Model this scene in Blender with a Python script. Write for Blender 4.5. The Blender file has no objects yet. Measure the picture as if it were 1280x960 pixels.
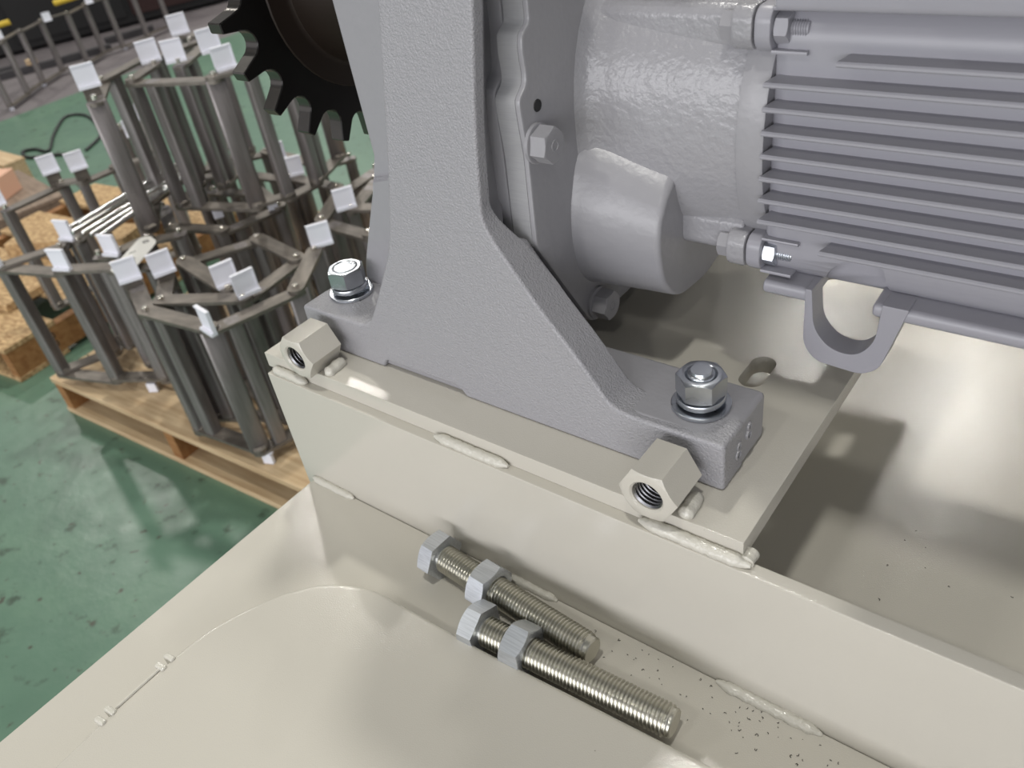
import bpy, bmesh, math, random
from mathutils import Vector, Matrix, Euler
random.seed(7)
C = bpy.context.scene.collection
PI = math.pi

# ------------------------------------------------------------------ camera
cam_d = bpy.data.cameras.new('camera'); cam = bpy.data.objects.new('camera', cam_d); C.objects.link(cam)
R_ = Vector((0.79401915, 0.59278023, -0.13470407)); U_ = Vector((-0.27369934, 0.54647447, 0.79148868)); F_ = Vector((-0.54279118, 0.59158875, -0.59615475))
M_ = Matrix(((R_.x, U_.x, -F_.x, 0), (R_.y, U_.y, -F_.y, 0), (R_.z, U_.z, -F_.z, .55), (0, 0, 0, 1)))
cam.matrix_world = M_
cam_d.sensor_width = 36; cam_d.lens = 1038.3 / 1280 * 36
cam_d.clip_start = .02; cam_d.clip_end = 100
cam_d.dof.use_dof = True; cam_d.dof.focus_distance = .62; cam_d.dof.aperture_fstop = 9.5
bpy.context.scene.camera = cam

# ------------------------------------------------------------------ world, lamps, exposure
sc = bpy.context.scene
sc.view_settings.view_transform = 'Standard'; sc.view_settings.look = 'None'
sc.view_settings.gamma = 1; sc.view_settings.use_curve_mapping = False
sc.view_settings.exposure = -1.3
w = bpy.data.worlds.new('hall'); sc.world = w; w.use_nodes = True
bg = w.node_tree.nodes['Background']; bg.inputs[0].default_value = (.95, .95, 1.0, 1); bg.inputs[1].default_value = 1.0

def lamp(x, y, z, power, size=.45, col=(1, .98, .92)):
    d = bpy.data.lights.new('high_bay_lamp', 'AREA'); d.shape = 'DISK'; d.size = size; d.energy = power; d.color = col
    o = bpy.data.objects.new('high_bay_lamp', d); C.objects.link(o); o.location = (x, y, z)
    return o
for x, y, p in ((-1.08, 8.7, 320), (-2.9, 9.2, 220), (-2.05, 3.1, 420), (-6.5, 4.3, 400), (-6.5, 8.8, 400), (3.2, 3.1, 160),
                (3.4, 8.8, 180), (.1, -.9, 300), (-1.4, -4.6, 120), (2.6, -4.6, 120), (-6.0, -4.2, 200), (-11, 3.2, 420), (-11, 8.8, 420)):
    lamp(x, y, 6.2, p)
# broad low fill light added behind the camera to brighten front faces
wd = bpy.data.lights.new('front_fill_light', 'AREA'); wd.shape = 'RECTANGLE'; wd.size = 11; wd.size_y = 2.8; wd.energy = 1300; wd.color = (.97, .97, 1)
wo = bpy.data.objects.new('front_fill_light', wd); C.objects.link(wo); wo.location = (1.0, -7.5, 1.4); wo.rotation_euler = (math.radians(90), 0, 0)

# ------------------------------------------------------------------ materials
def srgb(r, g, b):
    f = lambda c: (c / 12.92 if c <= .04045 else ((c + .055) / 1.055) ** 2.4)
    return (f(r / 255), f(g / 255), f(b / 255), 1)

def mat(name, col, rough=.5, metal=0., bump=(), spots=None, rvar=0., coat=0., spec=.5, grain=None):
    """bump: list of (noise scale, strength, distance); spots: (scale, threshold, colour, soft); grain: (scale xyz, colour2, amount)"""
    m = bpy.data.materials.new(name); m.use_nodes = True; nt = m.node_tree; N = nt.nodes; L = nt.links
    b = N['Principled BSDF']; b.inputs['Roughness'].default_value = rough; b.inputs['Metallic'].default_value = metal
    b.inputs['Coat Weight'].default_value = coat; b.inputs['Coat Roughness'].default_value = .12
    b.inputs['Specular IOR Level'].default_value = spec
    tc = N.new('ShaderNodeTexCoord')
    rgb = N.new('ShaderNodeRGB'); rgb.outputs[0].default_value = col
    out = rgb.outputs[0]
    if grain:
        mp = N.new('ShaderNodeMapping'); mp.inputs['Scale'].default_value = grain[0]; L.new(tc.outputs['Object'], mp.inputs[0])
        nz = N.new('ShaderNodeTexNoise'); nz.inputs['Scale'].default_value = 1; nz.inputs['Detail'].default_value = 4; L.new(mp.outputs[0], nz.inputs['Vector'])
        rp = N.new('ShaderNodeValToRGB'); rp.color_ramp.elements[0].position = .35; rp.color_ramp.elements[1].position = .68; L.new(nz.outputs[0], rp.inputs[0])
        mu = N.new('ShaderNodeMath'); mu.operation = 'MULTIPLY'; mu.inputs[1].default_value = grain[2]; L.new(rp.outputs[0], mu.inputs[0])
        mx = N.new('ShaderNodeMixRGB'); mx.inputs[2].default_value = grain[1]; L.new(mu.outputs[0], mx.inputs[0]); L.new(out, mx.inputs[1]); out = mx.outputs[0]
    for sp in (spots or ()):
        nz = N.new('ShaderNodeTexNoise'); nz.inputs['Scale'].default_value = sp[0]; nz.inputs['Detail'].default_value = 5; nz.inputs['Roughness'].default_value = .6
        L.new(tc.outputs['Object'], nz.inputs['Vector'])
        rp = N.new('ShaderNodeValToRGB'); rp.color_ramp.elements[0].position = sp[1]; rp.color_ramp.elements[1].position = min(1, sp[1] + sp[3]); L.new(nz.outputs[0], rp.inputs[0])
        mx = N.new('ShaderNodeMixRGB'); mx.inputs[2].default_value = sp[2]; L.new(rp.outputs[0], mx.inputs[0]); L.new(out, mx.inputs[1]); out = mx.outputs[0]
    L.new(out, b.inputs['Base Color'])
    if rvar:
        nz = N.new('ShaderNodeTexNoise'); nz.inputs['Scale'].default_value = 14; nz.inputs['Detail'].default_value = 3; L.new(tc.outputs['Object'], nz.inputs['Vector'])
        mr = N.new('ShaderNodeMapRange'); mr.inputs['To Min'].default_value = rough - rvar; mr.inputs['To Max'].default_value = rough + rvar; L.new(nz.outputs[0], mr.inputs[0])
        L.new(mr.outputs[0], b.inputs['Roughness'])
    prev = None
    for s, st, di in bump:
        nz = N.new('ShaderNodeTexNoise'); nz.inputs['Scale'].default_value = s; nz.inputs['Detail'].default_value = 2; L.new(tc.outputs['Object'], nz.inputs['Vector'])
        bp = N.new('ShaderNodeBump'); bp.inputs['Strength'].default_value = st; bp.inputs['Distance'].default_value = di; L.new(nz.outputs[0], bp.inputs['Height'])
        if prev: L.new(prev.outputs[0], bp.inputs['Normal'])
        prev = bp
    if prev: L.new(prev.outputs[0], b.inputs['Normal'])
    return m

BEIGE = srgb(194, 190, 180)
M = {}
M['beige'] = mat('beige_paint', BEIGE, .13, bump=((1000, .42, .00025),), spots=((180, .75, srgb(120, 116, 104), .03),), rvar=.03)
M['weld'] = mat('painted_weld', srgb(200, 197, 187), .18, bump=((330, .7, .0011),))
M['cast'] = mat('grey_cast_paint', srgb(153, 152, 156), .31, bump=((640, .7, .0014), (150, .3, .0012)))
M['cast_smooth'] = mat('grey_smooth_paint', srgb(150, 149, 153), .33, bump=((260, .22, .0008), (70, .3, .0015)))
M['brush'] = mat('grey_brushed_paint', srgb(152, 151, 155), .28, bump=((230, .5, .0014), (70, .4, .0018)))
M['motor'] = mat('grey_motor_paint', srgb(153, 152, 159), .34, bump=((700, .15, .0003),))
M['machined'] = mat('grey_machined_paint', srgb(158, 158, 160), .4, bump=((400, .2, .0005),), grain=((60, 60, 1500), srgb(136, 136, 140), .35))
M['zinc'] = mat('bright_zinc', srgb(196, 200, 206), .27, 1., bump=((120, .15, .0006),), rvar=.06)
M['zinc_dull'] = mat('brushed_zinc', srgb(214, 218, 224), .36, .9, grain=((40, 900, 900), srgb(180, 184, 190), .6))
M['thread'] = mat('zinc_thread', srgb(196, 194, 184), .3, 1., bump=((500, .2, .0004),))
M['dark_thread'] = mat('dark_thread', srgb(120, 120, 122), .3, 1.)
M['black_steel'] = mat('black_oxide_steel', srgb(34, 32, 31), .25, .6, bump=((250, .1, .0005),))
M['rim'] = mat('bare_tooth_steel', srgb(120, 116, 112), .24, .95, bump=((300, .15, .0005),))
M['rust_hub'] = mat('brown_oily_hub', srgb(36, 26, 20), .5, .3)
M['chain'] = mat('raw_dark_steel', srgb(140, 134, 133), .38, .5, grain=((60, 60, 6), srgb(104, 99, 95), .8), rvar=.08)
M['chain_link'] = mat('raw_flat_steel', srgb(128, 121, 113), .45, .6, grain=((25, 60, 60), srgb(98, 92, 86), .8))
M['pin'] = mat('bright_pin', srgb(225, 220, 210), .25, 1.)
M['white'] = mat('white_plastic', srgb(232, 232, 240), .45)
M['rod'] = mat('bright_rod_steel', srgb(215, 214, 212), .22, 1.)
M['paper'] = mat('paper_tag', srgb(205, 203, 198), .8)
M['ink'] = mat('black_ink', srgb(45, 42, 44), .8)
M['wood'] = mat('pale_pallet_wood', srgb(206, 182, 146), .7, grain=((6, 70, 70), srgb(170, 140, 104), .75), spots=((9, .68, srgb(160, 132, 98), .2),))
M['wood_brown'] = mat('brown_pallet_wood', srgb(160, 116, 72), .7, grain=((6, 60, 60), srgb(128, 82, 42), .8))
M['osb'] = mat('strand_board', srgb(200, 170, 126), .75, grain=((50, 90, 50), srgb(134, 100, 62), .9), spots=((45, .62, srgb(236, 200, 150), .1),))
M['old_board'] = mat('grey_brown_board', srgb(142, 124, 108), .7, grain=((10, 60, 60), srgb(112, 96, 82), .8))
M['carton'] = mat('carton', srgb(222, 176, 150), .8)
M['cable'] = mat('black_cable', srgb(38, 40, 40), .5)
M['black'] = mat('black_painted_steel', srgb(22, 21, 22), .5)
M['maroon'] = mat('dark_maroon_steel', srgb(44, 20, 18), .55)
M['dark_grey'] = mat('dark_grey_steel', srgb(72, 70, 72), .5, .4)
M['yellow'] = mat('yellow_paint', srgb(205, 175, 50), .5)
M['green'] = mat('green_floor_paint', srgb(94, 123, 105), .34, bump=((30, .3, .003), (200, .2, .001)),
                 spots=((2.6, .50, srgb(104, 134, 112), .25), (14, .60, srgb(66, 84, 70), .10), (34, .64, srgb(78, 80, 70), .05), (7, .74, srgb(176, 176, 160), .04)), rvar=.12)
M['grey_floor'] = mat('worn_grey_floor', srgb(112, 106, 108), .5, spots=((1.3, .5, srgb(88, 82, 86), .25), (8, .62, srgb(72, 66, 68), .15)), rvar=.1)
M['shaving'] = mat('metal_shaving', srgb(40, 38, 36), .4, .5)

# ------------------------------------------------------------------ helpers
LOC = {}
def thing(name, label, cat, loc=(0, 0, 0), group=None):
    o = bpy.data.objects.new(name, None); C.objects.link(o); o.location = loc; o['label'] = label; o['category'] = cat
    o.empty_display_size = .02
    if group: o['group'] = group
    LOC[o] = Vector(loc); return o
def finish(me, ang=38):
    me.polygons.foreach_set('use_smooth', [True] * len(me.polygons)); me.set_sharp_from_angle(angle=math.radians(ang))
def obj(name, bm, m, parent=None, label=None, ang=38):
    """bm in world coordinates; parent is a thing, or a part of one"""
    loc = LOC.get(parent, Vector((0, 0, 0)))
    me = bpy.data.meshes.new(name)
    if loc.length: bmesh.ops.translate(bm, verts=bm.verts, vec=-loc)
    bmesh.ops.recalc_face_normals(bm, faces=bm.faces)
    bm.to_mesh(me); bm.free(); finish(me, ang)
    me.materials.append(M[m] if isinstance(m, str) else m)
    o = bpy.data.objects.new(name, me); C.objects.link(o)
    if len(me.polygons) < 3000: wn = o.modifiers.new('weighted_normal', 'WEIGHTED_NORMAL'); wn.keep_sharp = True
    if parent: o.parent = parent; LOC[o] = loc
    if label: o['label'] = label
    return o
def tag(o, label, cat, group=None):
    o['label'] = label; o['category'] = cat
    if group: o['group'] = group
    return o
def new(): return bmesh.new()
def box(bm, x0, x1, y0, y1, z0, z1, mx=None):
    vs = [bm.verts.new(Vector(p) if mx is None else mx @ Vector(p)) for p in ((x0, y0, z0), (x1, y0, z0), (x1, y1, z0), (x0, y1, z0), (x0, y0, z1), (x1, y0, z1), (x1, y1, z1), (x0, y1, z1))]
    for f in ((0, 3, 2, 1), (4, 5, 6, 7), (0, 1, 5, 4), (1, 2, 6, 5), (2, 3, 7, 6), (3, 0, 4, 7)): bm.faces.new([vs[i] for i in f])
    return vs
def bev(bm, off, seg=2, ang=25):
    bmesh.ops.remove_doubles(bm, verts=bm.verts, dist=1e-6)
    bmesh.ops.recalc_face_normals(bm, faces=bm.faces)
    ed = [e for e in bm.edges if len(e.link_faces) == 2 and e.calc_face_angle(0) > math.radians(ang)]
    bmesh.ops.bevel(bm, geom=ed, offset=off, segments=seg, profile=.5, affect='EDGES', clamp_overlap=True)
    return bm
def frame(p0, p1):
    z = (Vector(p1) - Vector(p0)).normalized(); a = Vector((0, 0, 1)) if abs(z.z) < .9 else Vector((0, 1, 0))
    x = a.cross(z).normalized(); y = z.cross(x); return x, y, z
def tube(bm, p0, p1, r0, r1=None, n=16, cap=True):
    r1 = r0 if r1 is None else r1; x, y, z = frame(p0, p1)
    A = [bm.verts.new(Vector(p0) + (x * math.cos(2 * PI * i / n) + y * math.sin(2 * PI * i / n)) * r0) for i in range(n)]
    B = [bm.verts.new(Vector(p1) + (x * math.cos(2 * PI * i / n) + y * math.sin(2 * PI * i / n)) * r1) for i in range(n)]
    for i in range(n): bm.faces.new((A[i], A[(i + 1) % n], B[(i + 1) % n], B[i]))
    if cap: bm.faces.new(A[::-1]); bm.faces.new(B)
def lathe(bm, p0, p1, prof, n=32, closed=True):
    """prof: [(t along axis in metres, radius)]"""
    x, y, z = frame(p0, p1); rings = []
    for t, r in prof:
        rings.append([bm.verts.new(Vector(p0) + z * t + (x * math.cos(2 * PI * i / n) + y * math.sin(2 * PI * i / n)) * r) for i in range(n)])
    for a, b in zip(rings, rings[1:]):
        for i in range(n): bm.faces.new((a[i], a[(i + 1) % n], b[(i + 1) % n], b[i]))
    if closed: bm.faces.new(rings[0][::-1]); bm.faces.new(rings[-1])
    else:
        a, b = rings[-1], rings[0]
        for i in range(n): bm.faces.new((a[i], a[(i + 1) % n], b[(i + 1) % n], b[i]))
def path_tube(bm, pts, r, n=8, jit=0.):
    rings = []; pts = [Vector(p) for p in pts]
    for k, p in enumerate(pts):
        d = (pts[min(k + 1, len(pts) - 1)] - pts[max(k - 1, 0)]).normalized(); x, y, z = frame((0, 0, 0), d)
        rr = r if not callable(r) else r(k / (len(pts) - 1))
        rings.append([bm.verts.new(p + (x * math.cos(2 * PI * i / n) + y * math.sin(2 * PI * i / n)) * rr * (1 + random.uniform(-jit, jit))) for i in range(n)])
    for a, b in zip(rings, rings[1:]):
        for i in range(n): bm.faces.new((a[i], a[(i + 1) % n], b[(i + 1) % n], b[i]))
    bm.faces.new(rings[0][::-1]); bm.faces.new(rings[-1])
def loft(bm, rings, cap=True):
    R = [[bm.verts.new(Vector(p)) for p in r] for r in rings]; n = len(R[0])
    for a, b in zip(R, R[1:]):
        for i in range(n): bm.faces.new((a[i], a[(i + 1) % n], b[(i + 1) % n], b[i]))
    if cap: bm.faces.new(R[0][::-1]); bm.faces.new(R[-1])
def prism(bm, pts, axis, a, b):
    """pts: 2D outline; axis x -> pts are (y,z); y -> (x,z); z -> (x,y)"""
    f = {'x': lambda p, t: (t, p[0], p[1]), 'y': lambda p, t: (p[0], t, p[1]), 'z': lambda p, t: (p[0], p[1], t)}[axis]
    loft(bm, [[f(p, a) for p in pts], [f(p, b) for p in pts]])
def stadium(cx, cy, w, l, n=8, ang=0.):
    """outline of a slot, length l along its own y"""
    r = w / 2; h = l / 2 - r; P = []
    for i in range(n + 1): t = PI * i / n; P.append((r * math.cos(t), h + r * math.sin(t)))
    for i in range(n + 1): t = PI + PI * i / n; P.append((r * math.cos(t), -h + r * math.sin(t)))
    c, s = math.cos(ang), math.sin(ang)
    return [(cx + x * c - y * s, cy + x * s + y * c) for x, y in P]
def holed(outer, holes, axis, a, b, bevel=0.):
    """plate with holes from a filled 2D curve"""
    cu = bpy.data.curves.new('c', 'CURVE'); cu.dimensions = '2D'; cu.fill_mode = 'BOTH'
    for poly in [outer] + list(holes):
        s = cu.splines.new('POLY'); s.points.add(len(poly) - 1); s.use_cyclic_u = True
        for p, q in zip(s.points, poly): p.co = (q[0], q[1], 0, 1)
    cu.extrude = abs(b - a) / 2 - bevel; cu.bevel_depth = bevel; cu.bevel_resolution = 1; cu.offset = -bevel
    o = bpy.data.objects.new('c', cu); C.objects.link(o); dg = bpy.context.evaluated_depsgraph_get()
    me = bpy.data.meshes.new_from_object(o.evaluated_get(dg)); bm = bmesh.new(); bm.from_mesh(me)
    bpy.data.objects.remove(o); bpy.data.curves.remove(cu); bpy.data.meshes.remove(me)
    bmesh.ops.remove_doubles(bm, verts=bm.verts, dist=1e-6)
    mid = (a + b) / 2
    for v in bm.verts:
        x, y, z = v.co
        v.co = {'x': (mid + z, x, y), 'y': (x, mid + z, y), 'z': (x, y, mid + z)}[axis]
    return bm
def rounded(pts, r, n=5):
    """2D polygon with rounded corners; r number or list"""
    out = []; N = len(pts)
    for i, p in enumerate(pts):
        p = Vector(p); a = Vector(pts[i - 1]) - p; b = Vector(pts[(i + 1) % N]) - p
        rr = r[i] if isinstance(r, (list, tuple)) else r
        k = min(rr, a.length * .48, b.length * .48)
        if k < 1e-5: out.append(tuple(p)); continue
        A = p + a.normalized() * k; B = p + b.normalized() * k
        for j in range(n + 1):
            t = j / n; out.append(tuple((1 - t) ** 2 * A + 2 * t * (1 - t) * p + t * t * B))
    return out
def hexhead(bm, p0, p1, af, rot=0., n=48, top=True, bottom=False, bore=0.):
    """hexagon with 30 degree chamfers, from p0 to p1"""
    x, y, z = frame(p0, p1); h = (Vector(p1) - Vector(p0)).length; a = af / 2; rc = a * .94
    def pt(th, r, t): return Vector(p0) + z * t + (x * math.cos(th + rot) + y * math.sin(th + rot)) * r
    rad = []
    for i in range(n):
        th = 2 * PI * i / n; m = (th % (PI / 3)) - PI / 6; rad.append((th, a / math.cos(m)))
    k = math.tan(math.radians(28))
    rings = []
    if bottom: rings.append([bm.verts.new(pt(th, rc, 0)) for th, r in rad])
    rings.append([bm.verts.new(pt(th, r, (r - rc) * k if bottom else 0)) for th, r in rad])
    rings.append([bm.verts.new(pt(th, r, h - (r - rc) * k if top else h)) for th, r in rad])
    if top: rings.append([bm.verts.new(pt(th, rc, h)) for th, r in rad])
    if bore:
        rings.append([bm.verts.new(pt(th, bore * 1.12, h)) for th, r in rad])
        rings.append([bm.verts.new(pt(th, bore, h - bore * .12)) for th, r in rad])
        rings.append([bm.verts.new(pt(th, bore, bore * .12)) for th, r in rad])
        rings.append([bm.verts.new(pt(th, bore * 1.12, 0)) for th, r in rad])
    for A, B in zip(rings, rings[1:]):
        for i in range(n): bm.faces.new((A[i], A[(i + 1) % n], B[(i + 1) % n], B[i]))
    if bore:
        A, B = rings[-1], rings[0]
        for i in range(n): bm.faces.new((A[i], A[(i + 1) % n], B[(i + 1) % n], B[i]))
    else: bm.faces.new(rings[0][::-1]); bm.faces.new(rings[-1])
def thread(bm, p0, p1, rmaj, pitch, seg=28, depth=None, taper=.0):
    """helical thread: real ridges along p0-p1"""
    x, y, z = frame(p0, p1); L = (Vector(p1) - Vector(p0)).length; depth = depth or pitch * .58; rm = rmaj - depth
    prof = ((0, rm), (.12, rm), (.44, rmaj), (.60, rmaj), (.92, rm)); turns = int(L / pitch) - 1; cols = []
    for i in range(turns * seg + 1):
        th = 2 * PI * i / seg; c = x * math.cos(th) + y * math.sin(th); b = pitch * i / seg; fade = 1.
        if taper: fade = min(1, max(0., (turns * seg - i) / (taper * seg)))
        cols.append([bm.verts.new(Vector(p0) + z * (b + f * pitch) + c * (rm + (r - rm) * fade)) for f, r in prof + ((1., rm),)])
    for a, b in zip(cols, cols[1:]):
        for j in range(len(a) - 1): bm.faces.new((a[j], a[j + 1], b[j + 1], b[j]))
    e = Vector(p0) + z * (pitch * (turns + .5))
    lathe(bm, p0, p1, ((0, rm * .999), (L - rm * .08, rm * .999), (L, rm * .9)), 28)
def weld(name, p0, p1, r, parent, n=None, sag=.55, ang=60):
    p0, p1 = Vector(p0), Vector(p1); L = (p1 - p0).length; n = n or max(8, int(L / .0022)); bm = new(); P = []
    for i in range(n + 1):
        t = i / n; P.append(p0.lerp(p1, t) + Vector((0, random.uniform(-.0003, .0003), random.uniform(-.0003, .0003))))
    path_tube(bm, P, lambda t: r * max(.25, min(1, 6 * t + .3, 6 * (1 - t) + .3)) * (1 + .04 * math.sin(t * n * 1.3) + random.uniform(-.025, .025)), 12, .02)
    return obj(name, bm, 'weld', parent, ang=ang)

# ------------------------------------------------------------------ the setting
GX = -5.95
bm = new(); box(bm, GX, 8, -8, 14, -.90, -.85); f = obj('floor', bm, 'green'); f['kind'] = 'structure'
bm = new(); box(bm, -16, GX, -8, 18, -.90, -.852); f = obj('floor', bm, 'grey_floor'); f['kind'] = 'structure'

M['ceiling'] = mat('dark_grey_roof', srgb(120, 120, 122), .8)
bm = new(); box(bm, -18, 14, -14, 20, 6.6, 6.8); f = obj('ceiling', bm, 'ceiling'); f['kind'] = 'structure'

# ------------------------------------------------------------------ machine base frame (beige, welded)
base = thing('machine_base_frame', 'beige painted welded steel base frame carrying the grey gear motor', 'machine base', (-.1, .3, -.85))
bm = new(); box(bm, -.589, .75, -.75, .3279, -.012, 0); bev(bm, .0012); obj('deck_plate', bm, 'beige', base)
bm = new(); box(bm, -.604, .95, .3283, .339, -.10, .1275); bev(bm, .0011); obj('side_rail', bm, 'beige', base)
bm = new(); box(bm, -.604, .95, 1.16, 1.172, -.10, .1275); bev(bm, .0012); obj('side_rail', bm, 'beige', base)
bm = new(); box(bm, -.600, .95, .3392, 1.16, -.012, 0); obj('tray_plate', bm, 'beige', base)
bm = new()
for x in (-.50, .70):
    for y in (-.62, .95):
        box(bm, x, x + .08, y, y + .08, -.85, -.012)
        obj('leg', bm, 'beige', base); bm = new()
bm.free()
slots = [stadium(-.2035, .505, .019, .042), stadium(-.5475, .505, .019, .042), stadium(-.2035, .665, .019, .042), stadium(-.5475, .665, .019, .042)]
bm = holed([(-.611, .337), (-.139, .337), (-.139, .835), (-.611, .835)], slots, 'z', .1275, .1435, .0007)
obj('mounting_plate', bm, 'beige', base, ang=30)
# weld beads
weld('weld_bead', (-.600, .3335, .1305), (-.553, .3335, .1300), .0044, base)
weld('weld_bead', (-.398, .3335, .1300), (-.324, .3335, .1295), .0044, base)
weld('weld_bead', (-.212, .3335, .1305), (-.132, .3335, .1300), .0048, base)
weld('weld_bead', (-.1362, .334, .1295), (-.1362, .347, .1295), .0050, base)
weld('weld_bead', (-.590, .3262, .0015), (-.530, .3262, .0010), .0040, base)
weld('weld_bead', (-.345, .3262, .0010), (-.290, .3262, .0005), .0040, base)
weld('weld_bead', (-.150, .3262, .0012), (-.073, .3262, .0005), .0046, base)
# long hexagon jack nuts welded on the plate edge
for i, (cx, wx) in enumerate(((-.5475, -.5265), (-.2015, -.1815))):
    zc = .1435 + .0188
    bm = new(); hexhead(bm, (cx, .3625, zc), (cx, .327, zc), .0375, rot=0, bore=.0112)
    nut = obj('jack_nut', bm, 'beige', base, ang=30)
    bm = new()
    for k in range(9):
        y = .3295 + k * .003
        lathe(bm, (cx, y, zc), (cx, y + .003, zc), ((0, .0113), (.0011, .0098), (.0019, .0098), (.003, .0113)), 28, closed=False)
    lathe(bm, (cx, .3575, zc), (cx, .3605, zc), ((0, .0112), (.003, .0112)), 20)
    obj('inner_thread', bm, 'dark_thread', nut)
    weld('weld_bead', (wx + .001, .338, .1455), (wx, .361, .1455), .0055, base)
    weld('weld_bead', (cx - .0205, .338, .1455), (cx - .0205, .361, .1455), .005, base)

# ------------------------------------------------------------------ raised access cover on the deck
cov = thing('access_cover', 'smooth beige raised cover with rounded corner lying on the deck nearest the camera', 'cover', (-.1, 0, 0))
h = .020
out = [(-.5145, .110), (-.5125, .1405), (-.503, .169), (-.487, .201), (-.466, .2265), (-.4415, .2405), (-.416, .2478), (-.37, .2482), (-.3, .2492), (-.2346, .2530), (-.1476, .2572), (.10, .267), (.45, .278),
       (.45, -.55), (-.5075, -.55), (-.5115, .02), (-.514, .05)]
out = rounded(out, [.012] * 11 + [.01, .02, .02, .02, .02, .02], 3)
bm = new(); n = len(out); cx = sum(p[0] for p in out) / n; cy = sum(p[1] for p in out) / n
def inset(poly, d):
    r = []
    for i in range(len(poly)):
        a = Vector(poly[i - 1]); b = Vector(poly[i]); c = Vector(poly[(i + 1) % len(poly)])
        t = ((b - a).normalized() + (c - b).normalized()).normalized(); nn = Vector((t.y, -t.x)); r.append(tuple(b + nn * d))
    return r
area = sum(out[i - 1][0] * out[i][1] - out[i][0] * out[i - 1][1] for i in range(n))
sg = -1 if area > 0 else 1
rings = [[(p[0], p[1], .0003) for p in out]]
for a in range(0, 6):
    t = a / 5 * PI / 2; d = .004 * (1 - math.cos(t)); z = h - .004 + .004 * math.sin(t)
    rings.append([(p[0], p[1], z) for p in inset(out, sg * d)])
rings.append([(p[0], p[1], h) for p in inset(out, sg * .0055)])
loft(bm, rings); obj('cover_shell', bm, 'beige', cov, ang=60)
for (x, y) in ((-.5155, .106), (-.5150, .052)):
    for dx in (-.0035, .0035):
        bm = new(); box(bm, x - .005, x + .006, y + dx * 1.3 - .0026, y + dx * 1.3 + .0026, .010, h + .0022, Matrix.Translation((x, y, 0)) @ Matrix.Rotation(.12, 4, 'Z') @ Matrix.Translation((-x, -y, 0)))
        bev(bm, .0018, 3); obj('clip', bm, 'weld', cov)
bm = new(); path_tube(bm, [(-.5135, .100, h + .0002), (-.5133, .08, h + .0003), (-.5132, .060, h + .0002)], .0012, 6); obj('sealing_bead', bm, 'weld', cov)

# ------------------------------------------------------------------ gear motor (grey)
gm = thing('gear_motor', 'grey painted cast gear motor with finned motor bolted on the beige mounting plate', 'gear motor', (-.3, .585, .1435))
def lean(bm, z0=.2, k=.065):
    for v in bm.verts:
        dz = max(0, v.co.z - z0); v.co.y += k * dz; v.co.x -= 1.05 * k * dz
# front web with its foot edge as one profile
prof = [(-.580, .1437), (-.487, .1437), (-.482, .1520), (-.400, .1520), (-.393, .1437), (-.169, .1437), (-.169, .1835), (-.236, .1825), (-.2528, .1850), (-.2785, .2195), (-.3017, .2460), (-.334, .2895), (-.3430, .3060),
        (-.3348, .3670), (-.3188, .4480), (-.280, .640), (-.350, .640), (-.3965, .4464), (-.4225, .3378), (-.4419, .2686), (-.4746, .2136), (-.490, .1895), (-.500, .1835), (-.580, .1835)]
prof = rounded(prof, [.003, .002, .003, .004, .002, .003, .004, .01, .014, .01, .01, .014, .014, .02, .02, 0, 0, .02, .02, .02, .01, .006, .008, .005], 4)
bm = new(); prism(bm, prof, 'y', .372, .402)
for v in bm.verts:
    if v.co.y > .39: t = min(1, max(0, (v.co.z - .262) / .06)); v.co.y -= .019 * t * t * (3 - 2 * t)
bev(bm, .0035, 3, 50); lean(bm)
hs = obj('bearing_bracket', bm, 'cast', gm, ang=45)
bm = new(); box(bm, -.5795, -.1695, .3755, .438, .1437, .1832); bev(bm, .004, 3); obj('foot', bm, 'cast_smooth', gm)
bm = new(); box(bm, -.5795, -.1695, .732, .798, .1437, .1832); bev(bm, .004, 3); obj('foot', bm, 'cast_smooth', gm)
# cast figures on the end of the near foot
for (y, z) in ((.394, .160), (.410, .1655)):
    bm = new(); lathe(bm, (-.1700, y, z), (-.1680, y, z), ((0, .0045), (.0019, .0042), (.0019, .0026), (0, .0024)), 12, closed=False)
    lathe(bm, (-.1700, y + .001, z + .0065), (-.1680, y + .001, z + .0065), ((0, .0036), (.0017, .0033), (.0017, .0018), (0, .0016)), 12, closed=False)
    obj('cast_figure', bm, 'cast_smooth', gm)
# second, deeper layers of the casing behind the web
l2 = rounded([(-.555, .180), (-.5509, .2015), (-.5181, .2741), (-.5025, .3013), (-.5052, .3719), (-.5072, .4292), (-.51, .66), (-.366, .66), (-.366, .330), (-.40, .26), (-.42, .180)], .012, 4)
bm = new(); prism(bm, l2, 'y', .43, .74)
for v in bm.verts:
    if v.co.y < .5 and v.co.z > .29 and v.co.x < -.45:
        f_ = (.43 + .017) / .43; v.co.x *= f_; v.co.y *= f_; v.co.z = .55 - (.55 - v.co.z) * f_
bev(bm, .006, 3, 50); obj('gear_casing', bm, 'cast_smooth', gm)
l3 = rounded([(-.470, .31), (-.4632, .3506), (-.4644, .3967), (-.4619, .434), (-.455, .66), (-.372, .66), (-.366, .330)], .008, 3)
bm = new(); prism(bm, l3, 'y', .404, .46)
for v in bm.verts:
    if v.co.y < .42:
        f_ = (v.co.y + .10 * max(0, v.co.z - .31) + max(0, -.415 - v.co.x) * .85) / v.co.y; v.co.x *= f_; v.co.y *= f_; v.co.z = .55 - (.55 - v.co.z) * f_
    else: v.co.y += .06; v.co.x *= 1.05
bev(bm, .003, 2, 50); obj('casing_shoulder', bm, 'cast_smooth', gm)
bm = new(); rg = []
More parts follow.
